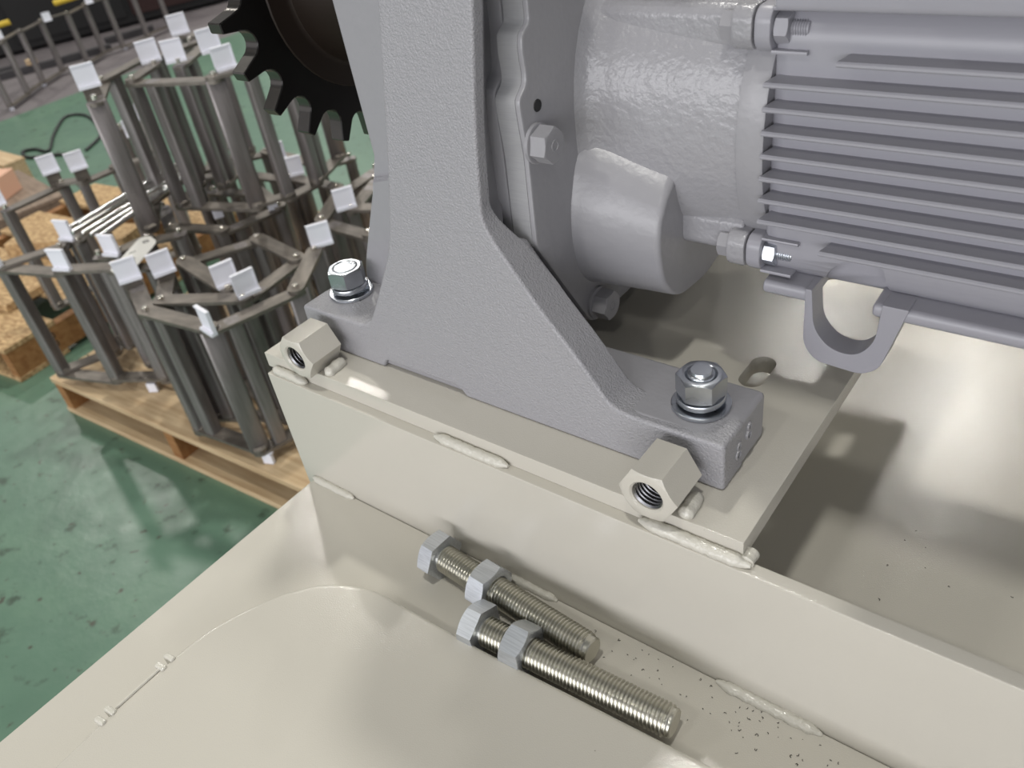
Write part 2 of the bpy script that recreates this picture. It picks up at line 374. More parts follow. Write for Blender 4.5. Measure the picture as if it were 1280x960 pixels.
for z, xr in ((.292, -.3435), (.306, -.3520), (.367, -.3480), (.448, -.3375), (.64, -.312)):
    yf = .372 + .065 * (z - .2) + .010
    rg.append([(-.41, yf - .003, z), (xr - .002, yf - .003, z), (xr + .0005, yf, z), (xr - .006, yf + .010, z), (-.3620, .4165 + max(0, z - .39) * .25, z), (-.3620, .46, z), (-.41, .46, z)])
loft(bm, rg); obj('casing_fillet', bm, 'cast_smooth', gm, ang=80)
# flange: casing half and cover half with the wavy near edge
cover = [(.4095, .2735), (.4125, .340), (.4106, .3701), (.4108, .3787), (.4200, .3857), (.4210, .3923), (.4200, .4054), (.4215, .4152), (.4305, .4201), (.4312, .4327), (.431, .55), (.47, .66), (.72, .66), (.77, .60), (.77, .275), (.715, .1745), (.469, .1738)]
casing = [(.4178, .2711), (.4200, .3335), (.4197, .3734), (.4207, .3787), (.4345, .3873), (.4380, .4122), (.4385, .4303), (.438, .55), (.47, .655), (.72, .655), (.77, .60), (.77, .272), (.715, .173), (.476, .1735)]
bm = new(); prism(bm, rounded(cover, [.006, .004, .004, .004, .003, .004, .004, .004, .003, .004, .02, .03, .03, .03, .03, .02, .012], 4), 'x', -.3497, -.330); bev(bm, .0022, 2, 45)
obj('flange_cover', bm, 'cast_smooth', gm)
bm = new(); prism(bm, rounded([(y - .0006, z) for y, z in cover[:11]] + [(.45, .60), (.45, .29)], .003, 2), 'x', -.3492, -.3335); obj('machined_rim', bm, 'machined', gm, label='machined rim of the flange with fine vertical tool marks')
bm = new(); prism(bm, rounded([(y * .9818, .55 - (.55 - z) * .9818) for y, z in casing], .004, 3), 'x', -.3640, -.3509); bev(bm, .002, 2, 45); obj('flange_rim', bm, 'cast_smooth', gm)
bm = new(); prism(bm, [(y * .9818 + .004, .55 - (.55 - z) * .9818) for y, z in casing], 'x', -.3515, -.3490); obj('gasket', bm, 'black', gm, label='thin black joint line')
def gbolt(name, p, ax, af, hh, wr, m='cast_smooth', rot=.3):
    """hexagon head with washer, p on the seat, ax outward"""
    p = Vector(p); ax = Vector(ax)
    bm = new(); hexhead(bm, p + ax * .003, p + ax * (.003 + hh), af, rot)
    b = obj(name, bm, m, gm, ang=30)
    bm = new(); lathe(bm, p, p + ax * .003, ((0, wr), (.0024, wr), (.003, wr * .93)), 24); obj('washer', bm, m, b)
    bm = new(); lathe(bm, p + ax * (.003 + hh - .0004), p + ax * (.0042 + hh), ((0, af * .2), (.0008, af * .19), (.0008, af * .13), (0, af * .12)), 16, closed=False); obj('head_mark', bm, m, b)
gbolt('flange_bolt', (-.330, .4225, .3460), (1, 0, 0), .0215, .0125, .0135)
gbolt('flange_bolt', (-.330, .4765, .1915), (1, 0, 0), .0215, .0125, .0135, rot=.1)
gbolt('flange_bolt', (-.330, .4560, .500), (1, 0, 0), .0215, .0125, .0135)
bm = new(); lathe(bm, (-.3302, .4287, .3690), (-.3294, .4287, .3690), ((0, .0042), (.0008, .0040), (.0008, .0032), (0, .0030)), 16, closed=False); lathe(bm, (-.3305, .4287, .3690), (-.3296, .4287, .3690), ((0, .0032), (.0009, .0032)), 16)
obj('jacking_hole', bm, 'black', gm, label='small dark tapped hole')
# bell housing
yc, zc = .590, .333
def sq(r, n=48, e=2.6):
    P = []
    for i in range(n):
        t = 2 * PI * i / n; c, s = math.cos(t), math.sin(t)
        P.append((yc + r * math.copysign(abs(c) ** (2 / e), c), zc + r * math.copysign(abs(s) ** (2 / e), s)))
    return P
bm = new(); rg = []
for x, r in ((-.3305, .122), (-.327, .1165), (-.321, .1120), (-.310, .1098), (-.29, .1080), (-.25, .1050), (-.2275, .1028), (-.2210, .1020), (-.2160, .1020)):
    rg.append([(x, y, z) for y, z in sq(r, 48, 2.35)])
loft(bm, rg); obj('bell_housing', bm, 'brush', gm, ang=50)
bm = new(); rg = []
for x, r in ((-.2175, .1030), (-.2168, .1066), (-.2110, .1070), (-.2010, .1070), (-.1992, .1058)):
    rg.append([(x, y, z) for y, z in sq(r, 64, 2.12)])
loft(bm, rg); obj('motor_flange', bm, 'cast_smooth', gm, ang=50)
# lower boss swelling out of the bell toward the corner bolt
def boss(dz, dy):
    return [(.560, .330 + dz), (.487 + dy, .328 + dz), (.4685 + dy, .312 + dz * .8), (.4570 + dy, .285 + dz * .3), (.4545 + dy, .259), (.4590 + dy, .232), (.472 + dy, .2130), (.495, .2035), (.535, .199), (.585, .21)]
bm = new(); loft(bm, [[(x, y, z) for y, z in rounded(boss(dz, dy), [.0, .008, .01, .01, .01, .01, .01, .01, .01, 0], 3)] for x, dz, dy in ((-.3310, .006, -.004), (-.325, .002, -.001), (-.315, -.001, 0), (-.285, -.012, .0045), (-.268, -.018, .0065), (-.263, -.0205, .0085))])
bev(bm, .0025, 2, 45); obj('lower_boss', bm, 'cast_smooth', gm, ang=50)
# corner arms running to the motor lugs
for nm, z0, z1 in (('lower_arm', .246, .2735), ('upper_arm', .386, .4125)):
    x0 = -.268 if nm == 'lower_arm' else -.331
    bm = new(); loft(bm, [[(x, y, z) for y, z in rounded([(.570, z0 - .004), (.513, z0 - .004), (.4985, z0 + .004), (.4985, z1 - .003), (.504, z1 + .002), (.570, z1 + .006)], .005, 3)] for x in (x0, -.30 if x0 < -.3 else -.26, -.245, -.2165)])
    bev(bm, .003, 2, 50); obj(nm, bm, 'brush', gm, ang=50)
# corner lugs with through bolts
for zl, s in ((.2548, -1), (.4034, 1)):
    lo = rounded([(.545, zl - .0130), (.4925, zl - .0130), (.4868, zl - .006), (.4868, zl + .008), (.4925, zl + .0135), (.545, zl + .0135)], .004, 3)
    bm = new(); prism(bm, lo, 'x', -.2245, -.2105); bev(bm, .0022, 2, 50); obj('bell_lug', bm, 'brush', gm)
    bm = new(); prism(bm, lo, 'x', -.2098, -.1990); bev(bm, .0022, 2, 50); obj('motor_lug', bm, 'motor', gm)
    bm = new(); hexhead(bm, (-.2245, .4985, zl), (-.2330, .4985, zl), .0165, .2); b = obj('clamp_bolt', bm, 'cast_smooth', gm, ang=30)
    mm = 'zinc_dull' if s < 0 else 'motor'
    bm = new(); hexhead(bm, (-.1990, .4985, zl), (-.1900, .4985, zl), .0165, .25, bottom=True); obj('clamp_nut', bm, mm, b, ang=30)
    bm = new(); thread(bm, (-.1903, .4985, zl), (-.1795, .4985, zl), .0050, .0015, 16); obj('bolt_end', bm, mm, b)
    bm = new(); prism(bm, rounded([(.540, zl + .0105), (.4925, zl + .0105), (.4905, zl + .0115), (.4905, zl + .0135), (.540, zl + .0135)], .001, 2), 'x', -.1995, -.1745); obj('pocket_rib', bm, 'motor', gm)
    bm = new(); prism(bm, rounded([(.540, zl - .0135), (.4905, zl - .0135), (.4905, zl - .0110), (.540, zl - .0110)], .001, 2), 'x', -.1995, -.178); obj('pocket_rib', bm, 'motor', gm)
# motor body
bm = new(); mz = .3265
def body(r, off=0): return rounded([(.4945 + off, .2480), (.4945 + off, .4050), (.512, .4200), (.668, .4200), (.6855, .4050), (.6855, .2480), (.668, .2330), (.512, .2330)], .010, 4)
loft(bm, [[(x, y, z) for y, z in body(0, o)] for x, o in ((-.2006, .006), (-.197, .001), (-.190, 0), (.52, 0))]); tmp = obj('motor_body', bm, 'motor', None, ang=50)
bm = new(); prism(bm, rounded([(-.1610, .20), (-.1605, .236), (-.1500, .2575), (-.1300, .2660), (-.1190, .2600), (-.1150, .236), (-.1150, .20)], [.001, .01, .012, .014, .010, .01, .001], 5), 'y', .45, .5112); cut = obj('cut', bm, 'motor')
tmp.modifiers.clear(); bo = tmp.modifiers.new('b', 'BOOLEAN'); bo.object = cut; bo.solver = 'EXACT'
me = bpy.data.meshes.new_from_object(tmp.evaluated_get(bpy.context.evaluated_depsgraph_get())); bm = new(); bm.from_mesh(me)
bpy.data.objects.remove(tmp); bpy.data.objects.remove(cut); bpy.data.meshes.remove(me)
obj('motor_body', bm, 'motor', gm, ang=40)
bm = new(); box(bm, .52, .60, .482, .698, .22, .44); bev(bm, .02, 4); obj('fan_cowl', bm, 'motor', gm)
def fin(x0, z, y0=.4805, t=.0034, name='cooling_fin', y1=.500, x1=.52):
    bm = new(); P = [(y1, z - t * .75), (y0 + .001, z - t * .5), (y0, z - t * .2), (y0, z + t * .2), (y0 + .001, z + t * .5), (y1, z + t * .75)]
    loft(bm, [[(x0 + (y - y0) * .25, y, zz) for y, zz in P], [(x1, y, zz) for y, zz in P]])
    return obj(name, bm, 'motor', gm)
for i in range(7): fin(-.1995, .3748 - i * .01500)
fin(-.1575, .3895); fin(-.1575, .2697)
for i in range(10): # fins of the far side
    z = .2697 + i * .015
    bm = new(); box(bm, -.2, .52, .682, .6995, z - .0013, z + .0013); obj('cooling_fin', bm, 'motor', gm)
# thick corner ribs
bm = new(); prism(bm, rounded([(.4895, .4140), (.4895, .4300), (.56, .4360), (.56, .416)], .004, 3), 'x', -.1985, .52); bev(bm, .002, 2, 50); obj('corner_rib', bm, 'motor', gm)
bm = new(); prism(bm, rounded([(.4870, .2272), (.4870, .2372), (.55, .2400), (.55, .229)], .004, 3), 'x', -.1960, -.1605); bev(bm, .002, 2, 50); obj('corner_rib', bm, 'motor', gm)
bm = new(); prism(bm, rounded([(.4870, .2272), (.4870, .2372), (.55, .2400), (.55, .229)], .004, 3), 'x', -.1215, .52); bev(bm, .003, 2, 50); obj('corner_rib', bm, 'motor', gm)
bm = new(); box(bm, -.19, .42, .412, .70, .474, .60); bev(bm, .012, 3); obj('fin_shade_box', bm, 'motor', gm)  # unseen box added above the motor to keep overhead light off the fins
bm = new(); box(bm, -.12, .35, .53, .67, .415, .476); obj('shade_box_neck', bm, 'motor', gm)  # unseen neck joining the added shade box to the motor
# hanging eye of the motor
eye = rounded([(-.1655, .2385), (-.1640, .1935), (-.1545, .1818), (-.1220, .1800), (-.1110, .1880), (-.0985, .2385),
               (-.1150, .2385), (-.1165, .2080), (-.1275, .1935), (-.1450, .1945), (-.1575, .2080), (-.1610, .2385)],
              [.001, .012, .010, .010, .012, .001, .001, .012, .012, .012, .012, .001], 6)
bm = new(); prism(bm, eye, 'y', .4862, .5060); bev(bm, .0022, 2, 50); obj('eye_lug', bm, 'motor', gm, ang=50)

# ------------------------------------------------------------------ sprocket and shaft
sp = thing('chain_sprocket', 'black steel chain sprocket on the gear motor shaft, left of the grey bracket', 'sprocket', (-.638, .5645, .4174))
sy, sz = .5645, .4174; nt_ = 22; P = []
for k in range(nt_):
    tip = math.radians(-143.7 + 360 / nt_ * k); g = tip + PI / nt_
    hw = .0042 / .1497
    for d in (-hw, hw): P.append((sy + .1500 * math.cos(tip + d), sz + .1500 * math.sin(tip + d)))
    gc = (.1345 * math.cos(g), .1345 * math.sin(g)); rr = .0118
    for j in range(9):
        a = g + PI + math.radians(-78 + 156 * j / 8)
        a = g + PI - math.radians(-78 + 156 * j / 8)
        P.append((sy + gc[0] + rr * math.cos(a), sz + gc[1] + rr * math.sin(a)))
bm = new(); prism(bm, P, 'x', -.647, -.630); bev(bm, .0009, 1, 60); ring = obj('toothed_ring', bm, 'black_steel', sp, ang=32)
ring.data.materials.append(M['rim'])
for pl in ring.data.polygons:
    if abs(pl.normal.x) < .5: pl.material_index = 1
bm = new(); lathe(bm, (-.650, sy, sz), (-.562, sy, sz), ((0, .07), (.005, .085), (.019, .1000), (.0215, .0985), (.0225, .082), (.026, .078), (.088, .072)), 48); obj('hub', bm, 'rust_hub', sp, label='dark brown hub')
bm = new(); lathe(bm, (-.68, sy, sz), (-.512, sy, sz), ((0, .026), (.002, .028), (.168, .028)), 32); obj('shaft', bm, 'black_steel', sp)

# ------------------------------------------------------------------ anchor bolts of the foot
def anchor(label, x, y, z, nut, rot):
    t = thing('anchor_bolt', label, 'bolt', (x, y, z))
    bm = new(); lathe(bm, (x, y, z), (x, y, z + .003), ((0, .0198), (.0004, .0203), (.0026, .0203), (.003, .0198), (.003, .0115), (0, .0115)), 48, closed=False); obj('flat_washer', bm, 'zinc', t)
    # split spring washer: one open helical turn
    bm = new(); cols = []; N = 56
    for i in range(N + 1):
        a = math.radians(40) + 2 * PI * .985 * i / N; zz = z + .0032 + .0030 * i / N
        cols.append([bm.verts.new((x + r * math.cos(a), y + r * math.sin(a), zz + dz)) for r, dz in ((.0110, 0), (.0162, 0), (.0168, .0008), (.0168, .0036), (.0162, .0044), (.0110, .0044))])
    for A, B in zip(cols, cols[1:]):
        for j in range(6): bm.faces.new((A[j], A[(j + 1) % 6], B[(j + 1) % 6], B[j]))
    bm.faces.new(cols[0]); bm.faces.new(cols[-1][::-1]); obj('spring_washer', bm, 'zinc', t)
    z1 = z + .0100; hh = .0165
    bm = new(); hexhead(bm, (x, y, z1), (x, y, z1 + hh), .0298, rot, bottom=True, bore=.0098 if nut else 0)
    b = obj('hex_nut' if nut else 'bolt_head', bm, 'zinc', t, ang=30)
    if nut:
        bm = new(); lathe(bm, (x, y, z), (x, y, z1 + hh + .0032), ((0, .0096), (.0262, .0096), (.0275, .0088), (.0282, .0075), (.0297, .0070)), 32); obj('stud', bm, 'zinc', t)
    else:
        bm = new(); lathe(bm, (x, y, z1 + hh - .0003), (x, y, z1 + hh + .001), ((0, .0118), (.0007, .0114), (.0009, .0104), (.0002, .0096)), 40, closed=False); obj('head_ring', bm, 'zinc', b)
        for k in range(5):
            a = .6 + k * .42; bm = new(); mx = Matrix.Translation((x + .0075 * math.cos(a), y + .0075 * math.sin(a), z1 + hh)) @ Matrix.Rotation(a, 4, 'Z')
            box(bm, -.0014, .0014, -.0004, .0004, -.0002, .0004, mx); obj('head_mark', bm, 'zinc', b)
anchor('shiny zinc hexagon nut with stud end on the right end of the grey foot', -.2015, .4045, .1836, True, .35)
anchor('shiny zinc hexagon bolt head with washers on the left end of the grey foot', -.5515, .4085, .1836, False, .2)

# ------------------------------------------------------------------ the two loose jack bolts on the deck
def jackbolt(label, p0, p1, nutc, rot, nrot):
    p0, p1 = Vector(p0), Vector(p1); d = (p1 - p0).normalized()
    t = thing('jack_bolt', label, 'bolt', tuple(p0), 'loose jack bolts on the deck')
    bm = new(); hexhead(bm, p0 + d * .015, p0, .0362, rot); obj('bolt_head', bm, 'zinc_dull', t, ang=30)
    bm = new(); thread(bm, p0 + d * .0145, p1, .0120, .0030, 30, .0016, taper=1.2); obj('threaded_shank', bm, 'thread', t, ang=28)
    q = p0 + d * nutc; bm = new(); hexhead(bm, q - d * .0095, q + d * .0095, .0360, nrot, bottom=True, bore=.0116); obj('hex_nut', bm, 'zinc_dull', t, ang=30)
jackbolt('zinc threaded jack bolt with nut lying against the beige rail, farther from the camera', (-.4040, .3050, .0182), (-.2325, .2915, .0182), .066, .0, .02)
jackbolt('zinc threaded jack bolt with nut lying half behind the raised cover, nearer the camera', (-.3280, .2632, .0182), (-.1545, .2722, .0182), .048, .5, .35)

# ------------------------------------------------------------------ small metal shavings
bm = new()
def curl(x, y, z, s):
    a0 = random.uniform(0, 6.28); n = random.randint(2, 6); P = []
    for i in range(n + 1): a = a0 + i * random.uniform(.4, .9); P.append((x + s * math.cos(a), y + s * math.sin(a), z + .0005))
    path_tube(bm, P, .00022, 4)
for i in range(75):
    u = random.random(); curl(-.25 + u * .22 + random.gauss(0, .02), .322 - abs(random.gauss(0, .02)), 0, random.uniform(.0004, .0011))
for i in range(14): curl(random.uniform(-.09, .06), random.uniform(.40, .62), 0, random.uniform(.0005, .0012))
o = obj('metal_shavings', bm, 'shaving'); o['kind'] = 'stuff'; o['label'] = 'tiny dark metal shavings scattered on the beige deck and tray'; o['category'] = 'shavings'

# ------------------------------------------------------------------ pallets
def pallet(label, corner, ang, W, D, z, top_m, side_m, boards=6, along='x', group='wooden pallets on the floor', h=.13, stamp=False, gap=.012):
    """corner: near left floor corner; boards run along the local x"""
    t = thing('wooden_pallet', label, 'pallet', (corner[0], corner[1], z), group)
    mx = Matrix.Rotation(ang, 4, 'Z'); LOC[t] = Vector((0, 0, 0)); t.rotation_euler = (0, 0, ang)
    bt = .018
    bw = (D - gap * (boards - 1)) / boards
    for i in range(boards):
        y = i * (bw + gap)
        bm = new(); box(bm, 0, W, y, y + bw, h - bt, h); bev(bm, .0015, 1); obj('deck_board', bm, top_m, t)
        if i in (0, boards // 2, boards - 1):
            bm = new(); box(bm, 0, W, y, y + bw, .0005, bt); bev(bm, .0015, 1); obj('bottom_board', bm, top_m, t)
    for x in (0.002, W / 2 - .02, W - .042):
        bm = new(); box(bm, x, x + .04, .004, D - .004, bt + .0005, h - bt - .0005); obj('stringer', bm, side_m, t)
    if stamp:
        for (yy, zz) in ((.155, .083), (.155, .052)):
            bm = new(); lathe(bm, (W - .0025, yy, zz), (W - .0012, yy, zz), ((0, .0135), (.0012, .0135), (.0012, .0095), (0, .0095)), 18, closed=False)
            obj('stamp_mark', bm, 'ink', t)
        bm = new(); box(bm, W - .0025, W - .0014, .152, .158, .04, .096); obj('stamp_mark', bm, 'ink', t)
    return t
pallet('pale new wooden pallet under the front coil of steel chain', (-2.435, .655, -.85), math.radians(3.2), 1.10, 1.15, -.85, 'wood', 'wood_brown', 9, group=None, gap=.004)
pallet('wooden pallet with a dark stamp on its brown side, left of the pale pallet', (-3.69, .560, -.85), math.radians(6.), .95, 1.05, -.85, 'osb', 'wood_brown', 4, group=None, stamp=True, gap=.10)
pallet('grey brown wooden pallet top carrying the pink carton at the left edge', (-4.53, .757, -.85), math.radians(-7.7), .60, .80, -.85, 'old_board', 'old_board', 3, group=None, gap=.003)
pallet('small yellowish pallet behind the carton at the left edge', (-5.40, .90, -.85), math.radians(0), .82, .76, -.85, 'wood', 'wood', 5, group=None, gap=.05)
# strand boards on the stamped pallet
def slab(name, label, cat, c, ang, sx, sy, z0, z1, m, group=None, bv=.002):
    t = bpy.data.objects.new(name, None)
    bm = new(); box(bm, -sx / 2, sx / 2, -sy / 2, sy / 2, 0, z1 - z0); bev(bm, bv, 1)
    bpy.data.objects.remove(t)
    o = obj(name, bm, m); o.location = (c[0], c[1], z0); o.rotation_euler = (0, 0, ang); return tag(o, label, cat, group)
slab('strand_board', 'rough strand board block lying on the stamped pallet behind the leaning chain bars', 'board', (-3.30, 1.18), .5, .34, .20, -.72, -.655, 'osb')
slab('strand_board', 'small strand board piece near the bright steel rods', 'board', (-2.90, 1.22), .35, .15, .12, -.72, -.60, 'osb')
slab('strand_board', 'flat strand board strip on the stamped pallet at the left edge', 'board', (-3.28, .84), .12, .60, .17, -.7185, -.690, 'osb')
slab('carton', 'pink brown cardboard carton on the grey pallet at the left edge', 'carton', (-4.20, 1.27), .55, .28, .20, -.7195, -.62, 'carton')

# ------------------------------------------------------------------ conveyor chain coils
def unit_link():
    bm = new(); r = .019; P = []
    for i in range(7): t = -PI / 2 + PI * i / 6; P.append((.5 + r / .19 * 0 + 0, 0, t))
    bm.free(); return None
LINKS = {}
def link_mesh(L):
    k = round(L, 2)
    if k not in LINKS:
        bm = new(); prism(bm, [(y, x) for x, y in stadium(0, 0, .040, k + .040, 5)], 'z', -.0042, .0042); me = bpy.data.meshes.new('link_plate'); bmesh.ops.recalc_face_normals(bm, faces=bm.faces); bm.to_mesh(me); bm.free(); finish(me); me.materials.append(M['chain_link']); LINKS[k] = me
    return LINKS[k]
def mesh_of(name, bm, m, ang=38):
    me = bpy.data.meshes.new(name); bmesh.ops.recalc_face_normals(bm, faces=bm.faces); bm.to_mesh(me); bm.free(); finish(me, ang); me.materials.append(M[m]); return me
HT = .345
bm = new(); prism(bm, rounded([(-.0165, -.0165), (.0165, -.0165), (.0165, .0165), (-.0165, .0165)], .006, 2), 'z', -HT / 2, HT / 2); TUBE = mesh_of('cross_tube', bm, 'chain', 60)
bm = new(); prism(bm, [(-.024, -.006), (-.019, -.009), (.019, -.009), (.024, -.006), (.024, .009), (-.024, .009)], 'z', -HT / 2, HT / 2); bev(bm, .0012, 1); FLAT = mesh_of('cross_bar', bm, 'chain')
bm = new(); lathe(bm, (0, 0, -.004), (0, 0, .007), ((0, .0075), (.0095, .0075), (.011, .006)), 12); PIN = mesh_of('link_pin', bm, 'pin')
bm = new(); lathe(bm, (0, 0, -.004), (0, 0, .006), ((0, .021), (.005, .0205), (.010, .015)), 14); COLLAR = mesh_of('weld_collar', bm, 'chain_link')
bm = new(); box(bm, -.027, .027, -.003, .003, 0, .058); box(bm, -.027, .027, -.011, .0032, 0, .007); box(bm, -.027, .027, -.0055, -.0028, .0535, .058); box(bm, .0235, .027, -.0055, -.0028, .006, .055)
TAB = mesh_of('white_cap', bm, 'white')
bm = new(); box(bm, -.021, .021, -.004, .004, -.05, .004); bev(bm, .001, 1); ARM = mesh_of('attachment_arm', bm, 'chain_link')
def put(me, parent, loc, rz=0, ry=0, scale=None):
    o = bpy.data.objects.new(me.name.split('.')[0], me); C.objects.link(o); o.parent = parent; o.location = loc; o.rotation_euler = (0, ry, rz)
    if scale: o.scale = scale
    return o
def coil(label, zt, paths, tabs, zb_tabs=(), group='coils of conveyor chain', flat=(), second=True, bare=()):
    p0 = paths[0][0]; t = thing('conveyor_chain', label, 'chain', (p0[0], p0[1], zt - HT), group)
    L = lambda x, y, z: (x - p0[0], y - p0[1], z - zt + HT)
    seen = []; nl = 0
    for pa in paths:
        for i, (x, y) in enumerate(pa):
            if all(math.hypot(x - a, y - b) > .02 for a, b in seen):
                seen.append((x, y)); d = pa[min(i + 1, len(pa) - 1)]; e = pa[max(i - 1, 0)]; an = math.atan2(d[1] - e[1], d[0] - e[0])
                if len(seen) - 1 not in bare: put(FLAT if len(seen) - 1 in flat else TUBE, t, L(x, y, zt - HT / 2), math.radians(64) if len(seen) - 1 in flat else an)
                put(PIN, t, L(x, y, zt + .010)); put(COLLAR, t, L(x, y, zt - HT + .010)) if len(seen) - 1 not in bare else None
            if i + 1 < len(pa):
                x2, y2 = pa[i + 1]; dd = math.hypot(x2 - x, y2 - y); an = math.atan2(y2 - y, x2 - x); off = .0045 if nl % 2 else -.0045; nl += 1
                me = link_mesh(dd); put(me, t, L((x + x2) / 2, (y + y2) / 2, zt + off), an); put(me, t, L((x + x2) / 2, (y + y2) / 2, zt - HT + off), an)
                # a second tube on the link, near its end
                if second and dd > .15:
                    for f in (.24,):
                        px, py = x + (x2 - x) * f, y + (y2 - y) * f
                        put(TUBE, t, L(px, py, zt - HT / 2), an)
    for (x, y, face, arm, dz) in tabs:
        if arm: put(ARM, t, L(x, y, zt + .05 + dz), math.radians(face)); put(TAB, t, L(x, y, zt + .05 + dz), math.radians(face))
        else: put(TAB, t, L(x, y, zt + .008 + dz), math.radians(face))
    for (x, y, face) in zb_tabs: put(TAB, t, L(x, y, zt - HT - .008), math.radians(face) , 0, (.5, 1, .5)).rotation_euler = (PI, 0, math.radians(face))
    return t
A1 = [(-1.897, .788), (-1.726, .713), (-1.517, .736), (-1.461, .937), (-1.56, 1.083)]
A2 = [(-1.843, .845), (-1.733, .759), (-1.548, .853), (-1.575, 1.039), (-1.766, 1.07), (-1.857, .907), (-1.616, .864)]
coil('front coil of dark conveyor chain on the pale pallet, nearest the beige machine', -.335, [A1, A2],
     [(-1.880, .775, 62, 1, -.035), (-1.825, .835, 70, 1, -.035), (-1.495, .725, -8, 0, 0), (-1.560, 1.110, 58, 0, 0), (-1.630, .875, 74, 0, 0), (-1.545, .868, 78, 0, 0)], [(-1.500, .735, 20), (-1.70, .90, 50)], group=None, flat=(2, 3, 4))
B1 = [(-2.346, .673), (-2.149, .734), (-2.018, .804), (-1.93, .86)]
B2 = [(-2.346, .673), (-2.287, .805), (-2.355, .871), (-2.268, .852)]
B3 = [(-2.126, .829), (-2.086, .865), (-2.076, .944), (-2.018, 1.006)]
coil('left coil of dark conveyor chain beside the front coil on the pale pallet', -.335, [B1, B2, B3], [(-2.135, .735, 20, 0, .0), (-2.300, .840, 15, 0, 0), (-2.075, .842, 15, 0, 0), (-2.36, .66, 20, 0, 0)], [(-2.05, .77, 30), (-2.10, .93, 40)], group=None, second=False)
B4 = [(-2.756, .879), (-2.763, 1.07), (-2.706, 1.109), (-2.70, 1.228), (-2.62, 1.34)]
coil('rear left coil of dark conveyor chain standing above the strand boards', -.335, [B4], [(-2.775, 1.06, 70, 1, -.01), (-2.70, 1.115, 70, 1, -.01), (-2.79, .872, 70, 0, 0)], [], group=None, second=False)
D1 = [(-1.779, 1.521), (-1.757, 1.355), (-1.676, 1.214), (-1.494, 1.206), (-1.40, 1.30)]
D2 = [(-1.721, 1.461), (-1.65, 1.297), (-1.563, 1.33), (-1.45, 1.40)]
coil('right coil of dark conveyor chain just left of the grey bracket', -.335, [D1, D2], [(-1.655, 1.285, 60, 0, 0)], [], group=None)
E1 = [(-2.439, 1.402), (-2.323, 1.548), (-2.048, 1.529), (-1.993, 1.611)]
E2 = [(-2.375, 1.30), (-2.262, 1.401), (-2.06, 1.426), (-1.855, 1.426)]
E4 = [(-2.30, 1.13), (-2.14, 1.05), (-1.97, 1.10), (-1.93, 1.27), (-2.09, 1.32), (-2.24, 1.27)]
coil('rear coil of dark conveyor chain under the tall upper coil', -.365, [E1, E2, E4], [(-2.20, 1.50, 75, 0, 0), (-2.05, 1.44, 55, 0, 0)], [], group=None)
E3 = [(-3.072, 1.472), (-3.029, 1.559), (-2.70, 1.373)]
coil('far left run of dark conveyor chain behind the tall single bar', -.335, [E3], [(-3.06, 1.53, 40, 0, 0), (-2.90, 1.43, 65, 0, 0)], [], group=None, second=False)
C1 = [(-2.111, .981), (-2.259, 1.087), (-2.326, 1.259), (-2.329, 1.42)]
C2 = [(-2.22, 1.226), (-2.159, 1.117), (-1.916, 1.198), (-1.876, 1.274), (-1.872, 1.377), (-1.94, 1.531)]
C3 = [(-2.148, 1.255), (-2.297, 1.472), (-2.437, 1.465)]
coil('tall upper coil of conveyor chain with big white caps stacked on the lower coils', .020, [C1, C2, C3],
     [(-2.17, 1.010, 66, 1, -.03), (-2.245, 1.235, 68, 0, 0), (-2.155, 1.255, 55, 0, 0), (-2.43, 1.46, 68, 0, 0), (-1.915, 1.24, 74, 0, 0), (-2.00, 1.27, 72, 0, .03)], [(-2.05, 1.15, 60), (-1.93, 1.25, 60)], group=None, bare=(1, 2, 3), flat=(0, 6, 9))
F1 = [(-6.118, 2.284), (-6.278, 2.495), (-6.43, 2.688), (-6.576, 2.918), (-6.539, 3.103), (-6.672, 3.321), (-6.65, 3.477), (-6.723, 3.746), (-6.78, 4.0)]
coil('long far conveyor chain standing on the worn grey floor like a ladder', -.475, [F1], [(-6.30, 2.49, 65, 0, 0), (-6.42, 2.9, 70, 0, 0), (-6.6, 3.33, 70, 0, 0)], [(-6.12, 2.29, 65), (-6.44, 2.69, 65), (-6.67, 3.5, 65)], group=None, second=False)

# bright steel rods lying across the chain
for i, (a, b, za, zb) in enumerate((((-2.300, .845), (-2.345, 1.24), -.300, -.285), ((-2.262, .842), (-2.310, 1.235), -.300, -.285), ((-2.225, .850), (-2.27, 1.22), -.300, -.285), ((-2.19, .855), (-2.24, 1.20), -.300, -.285),
                                    ((-2.245, .862), (-2.29, 1.24), -.278, -.264), ((-2.155, .865), (-2.225, 1.18), -.300, -.285))):
    bm = new(); p0 = Vector((a[0], a[1], za)); p1 = Vector((b[0], b[1], zb)); Lr = (p1 - p0).length
    lathe(bm, p0, p1, ((0, .006), (.001, .0072), (Lr - .001, .0072), (Lr, .006)), 12); o = obj('steel_rod', bm, 'rod')
    tag(o, ('leftmost bright steel rod of the bundle lying across the conveyor chain', 'second bright steel rod from the left in the bundle', 'third bright steel rod from the left in the bundle', 'fourth bright steel rod from the left in the bundle',
            'bright steel rod lying on top of the other rods of the bundle', 'rightmost bright steel rod of the bundle, beside the paper tag')[i], 'rod', 'bundle of bright steel rods')
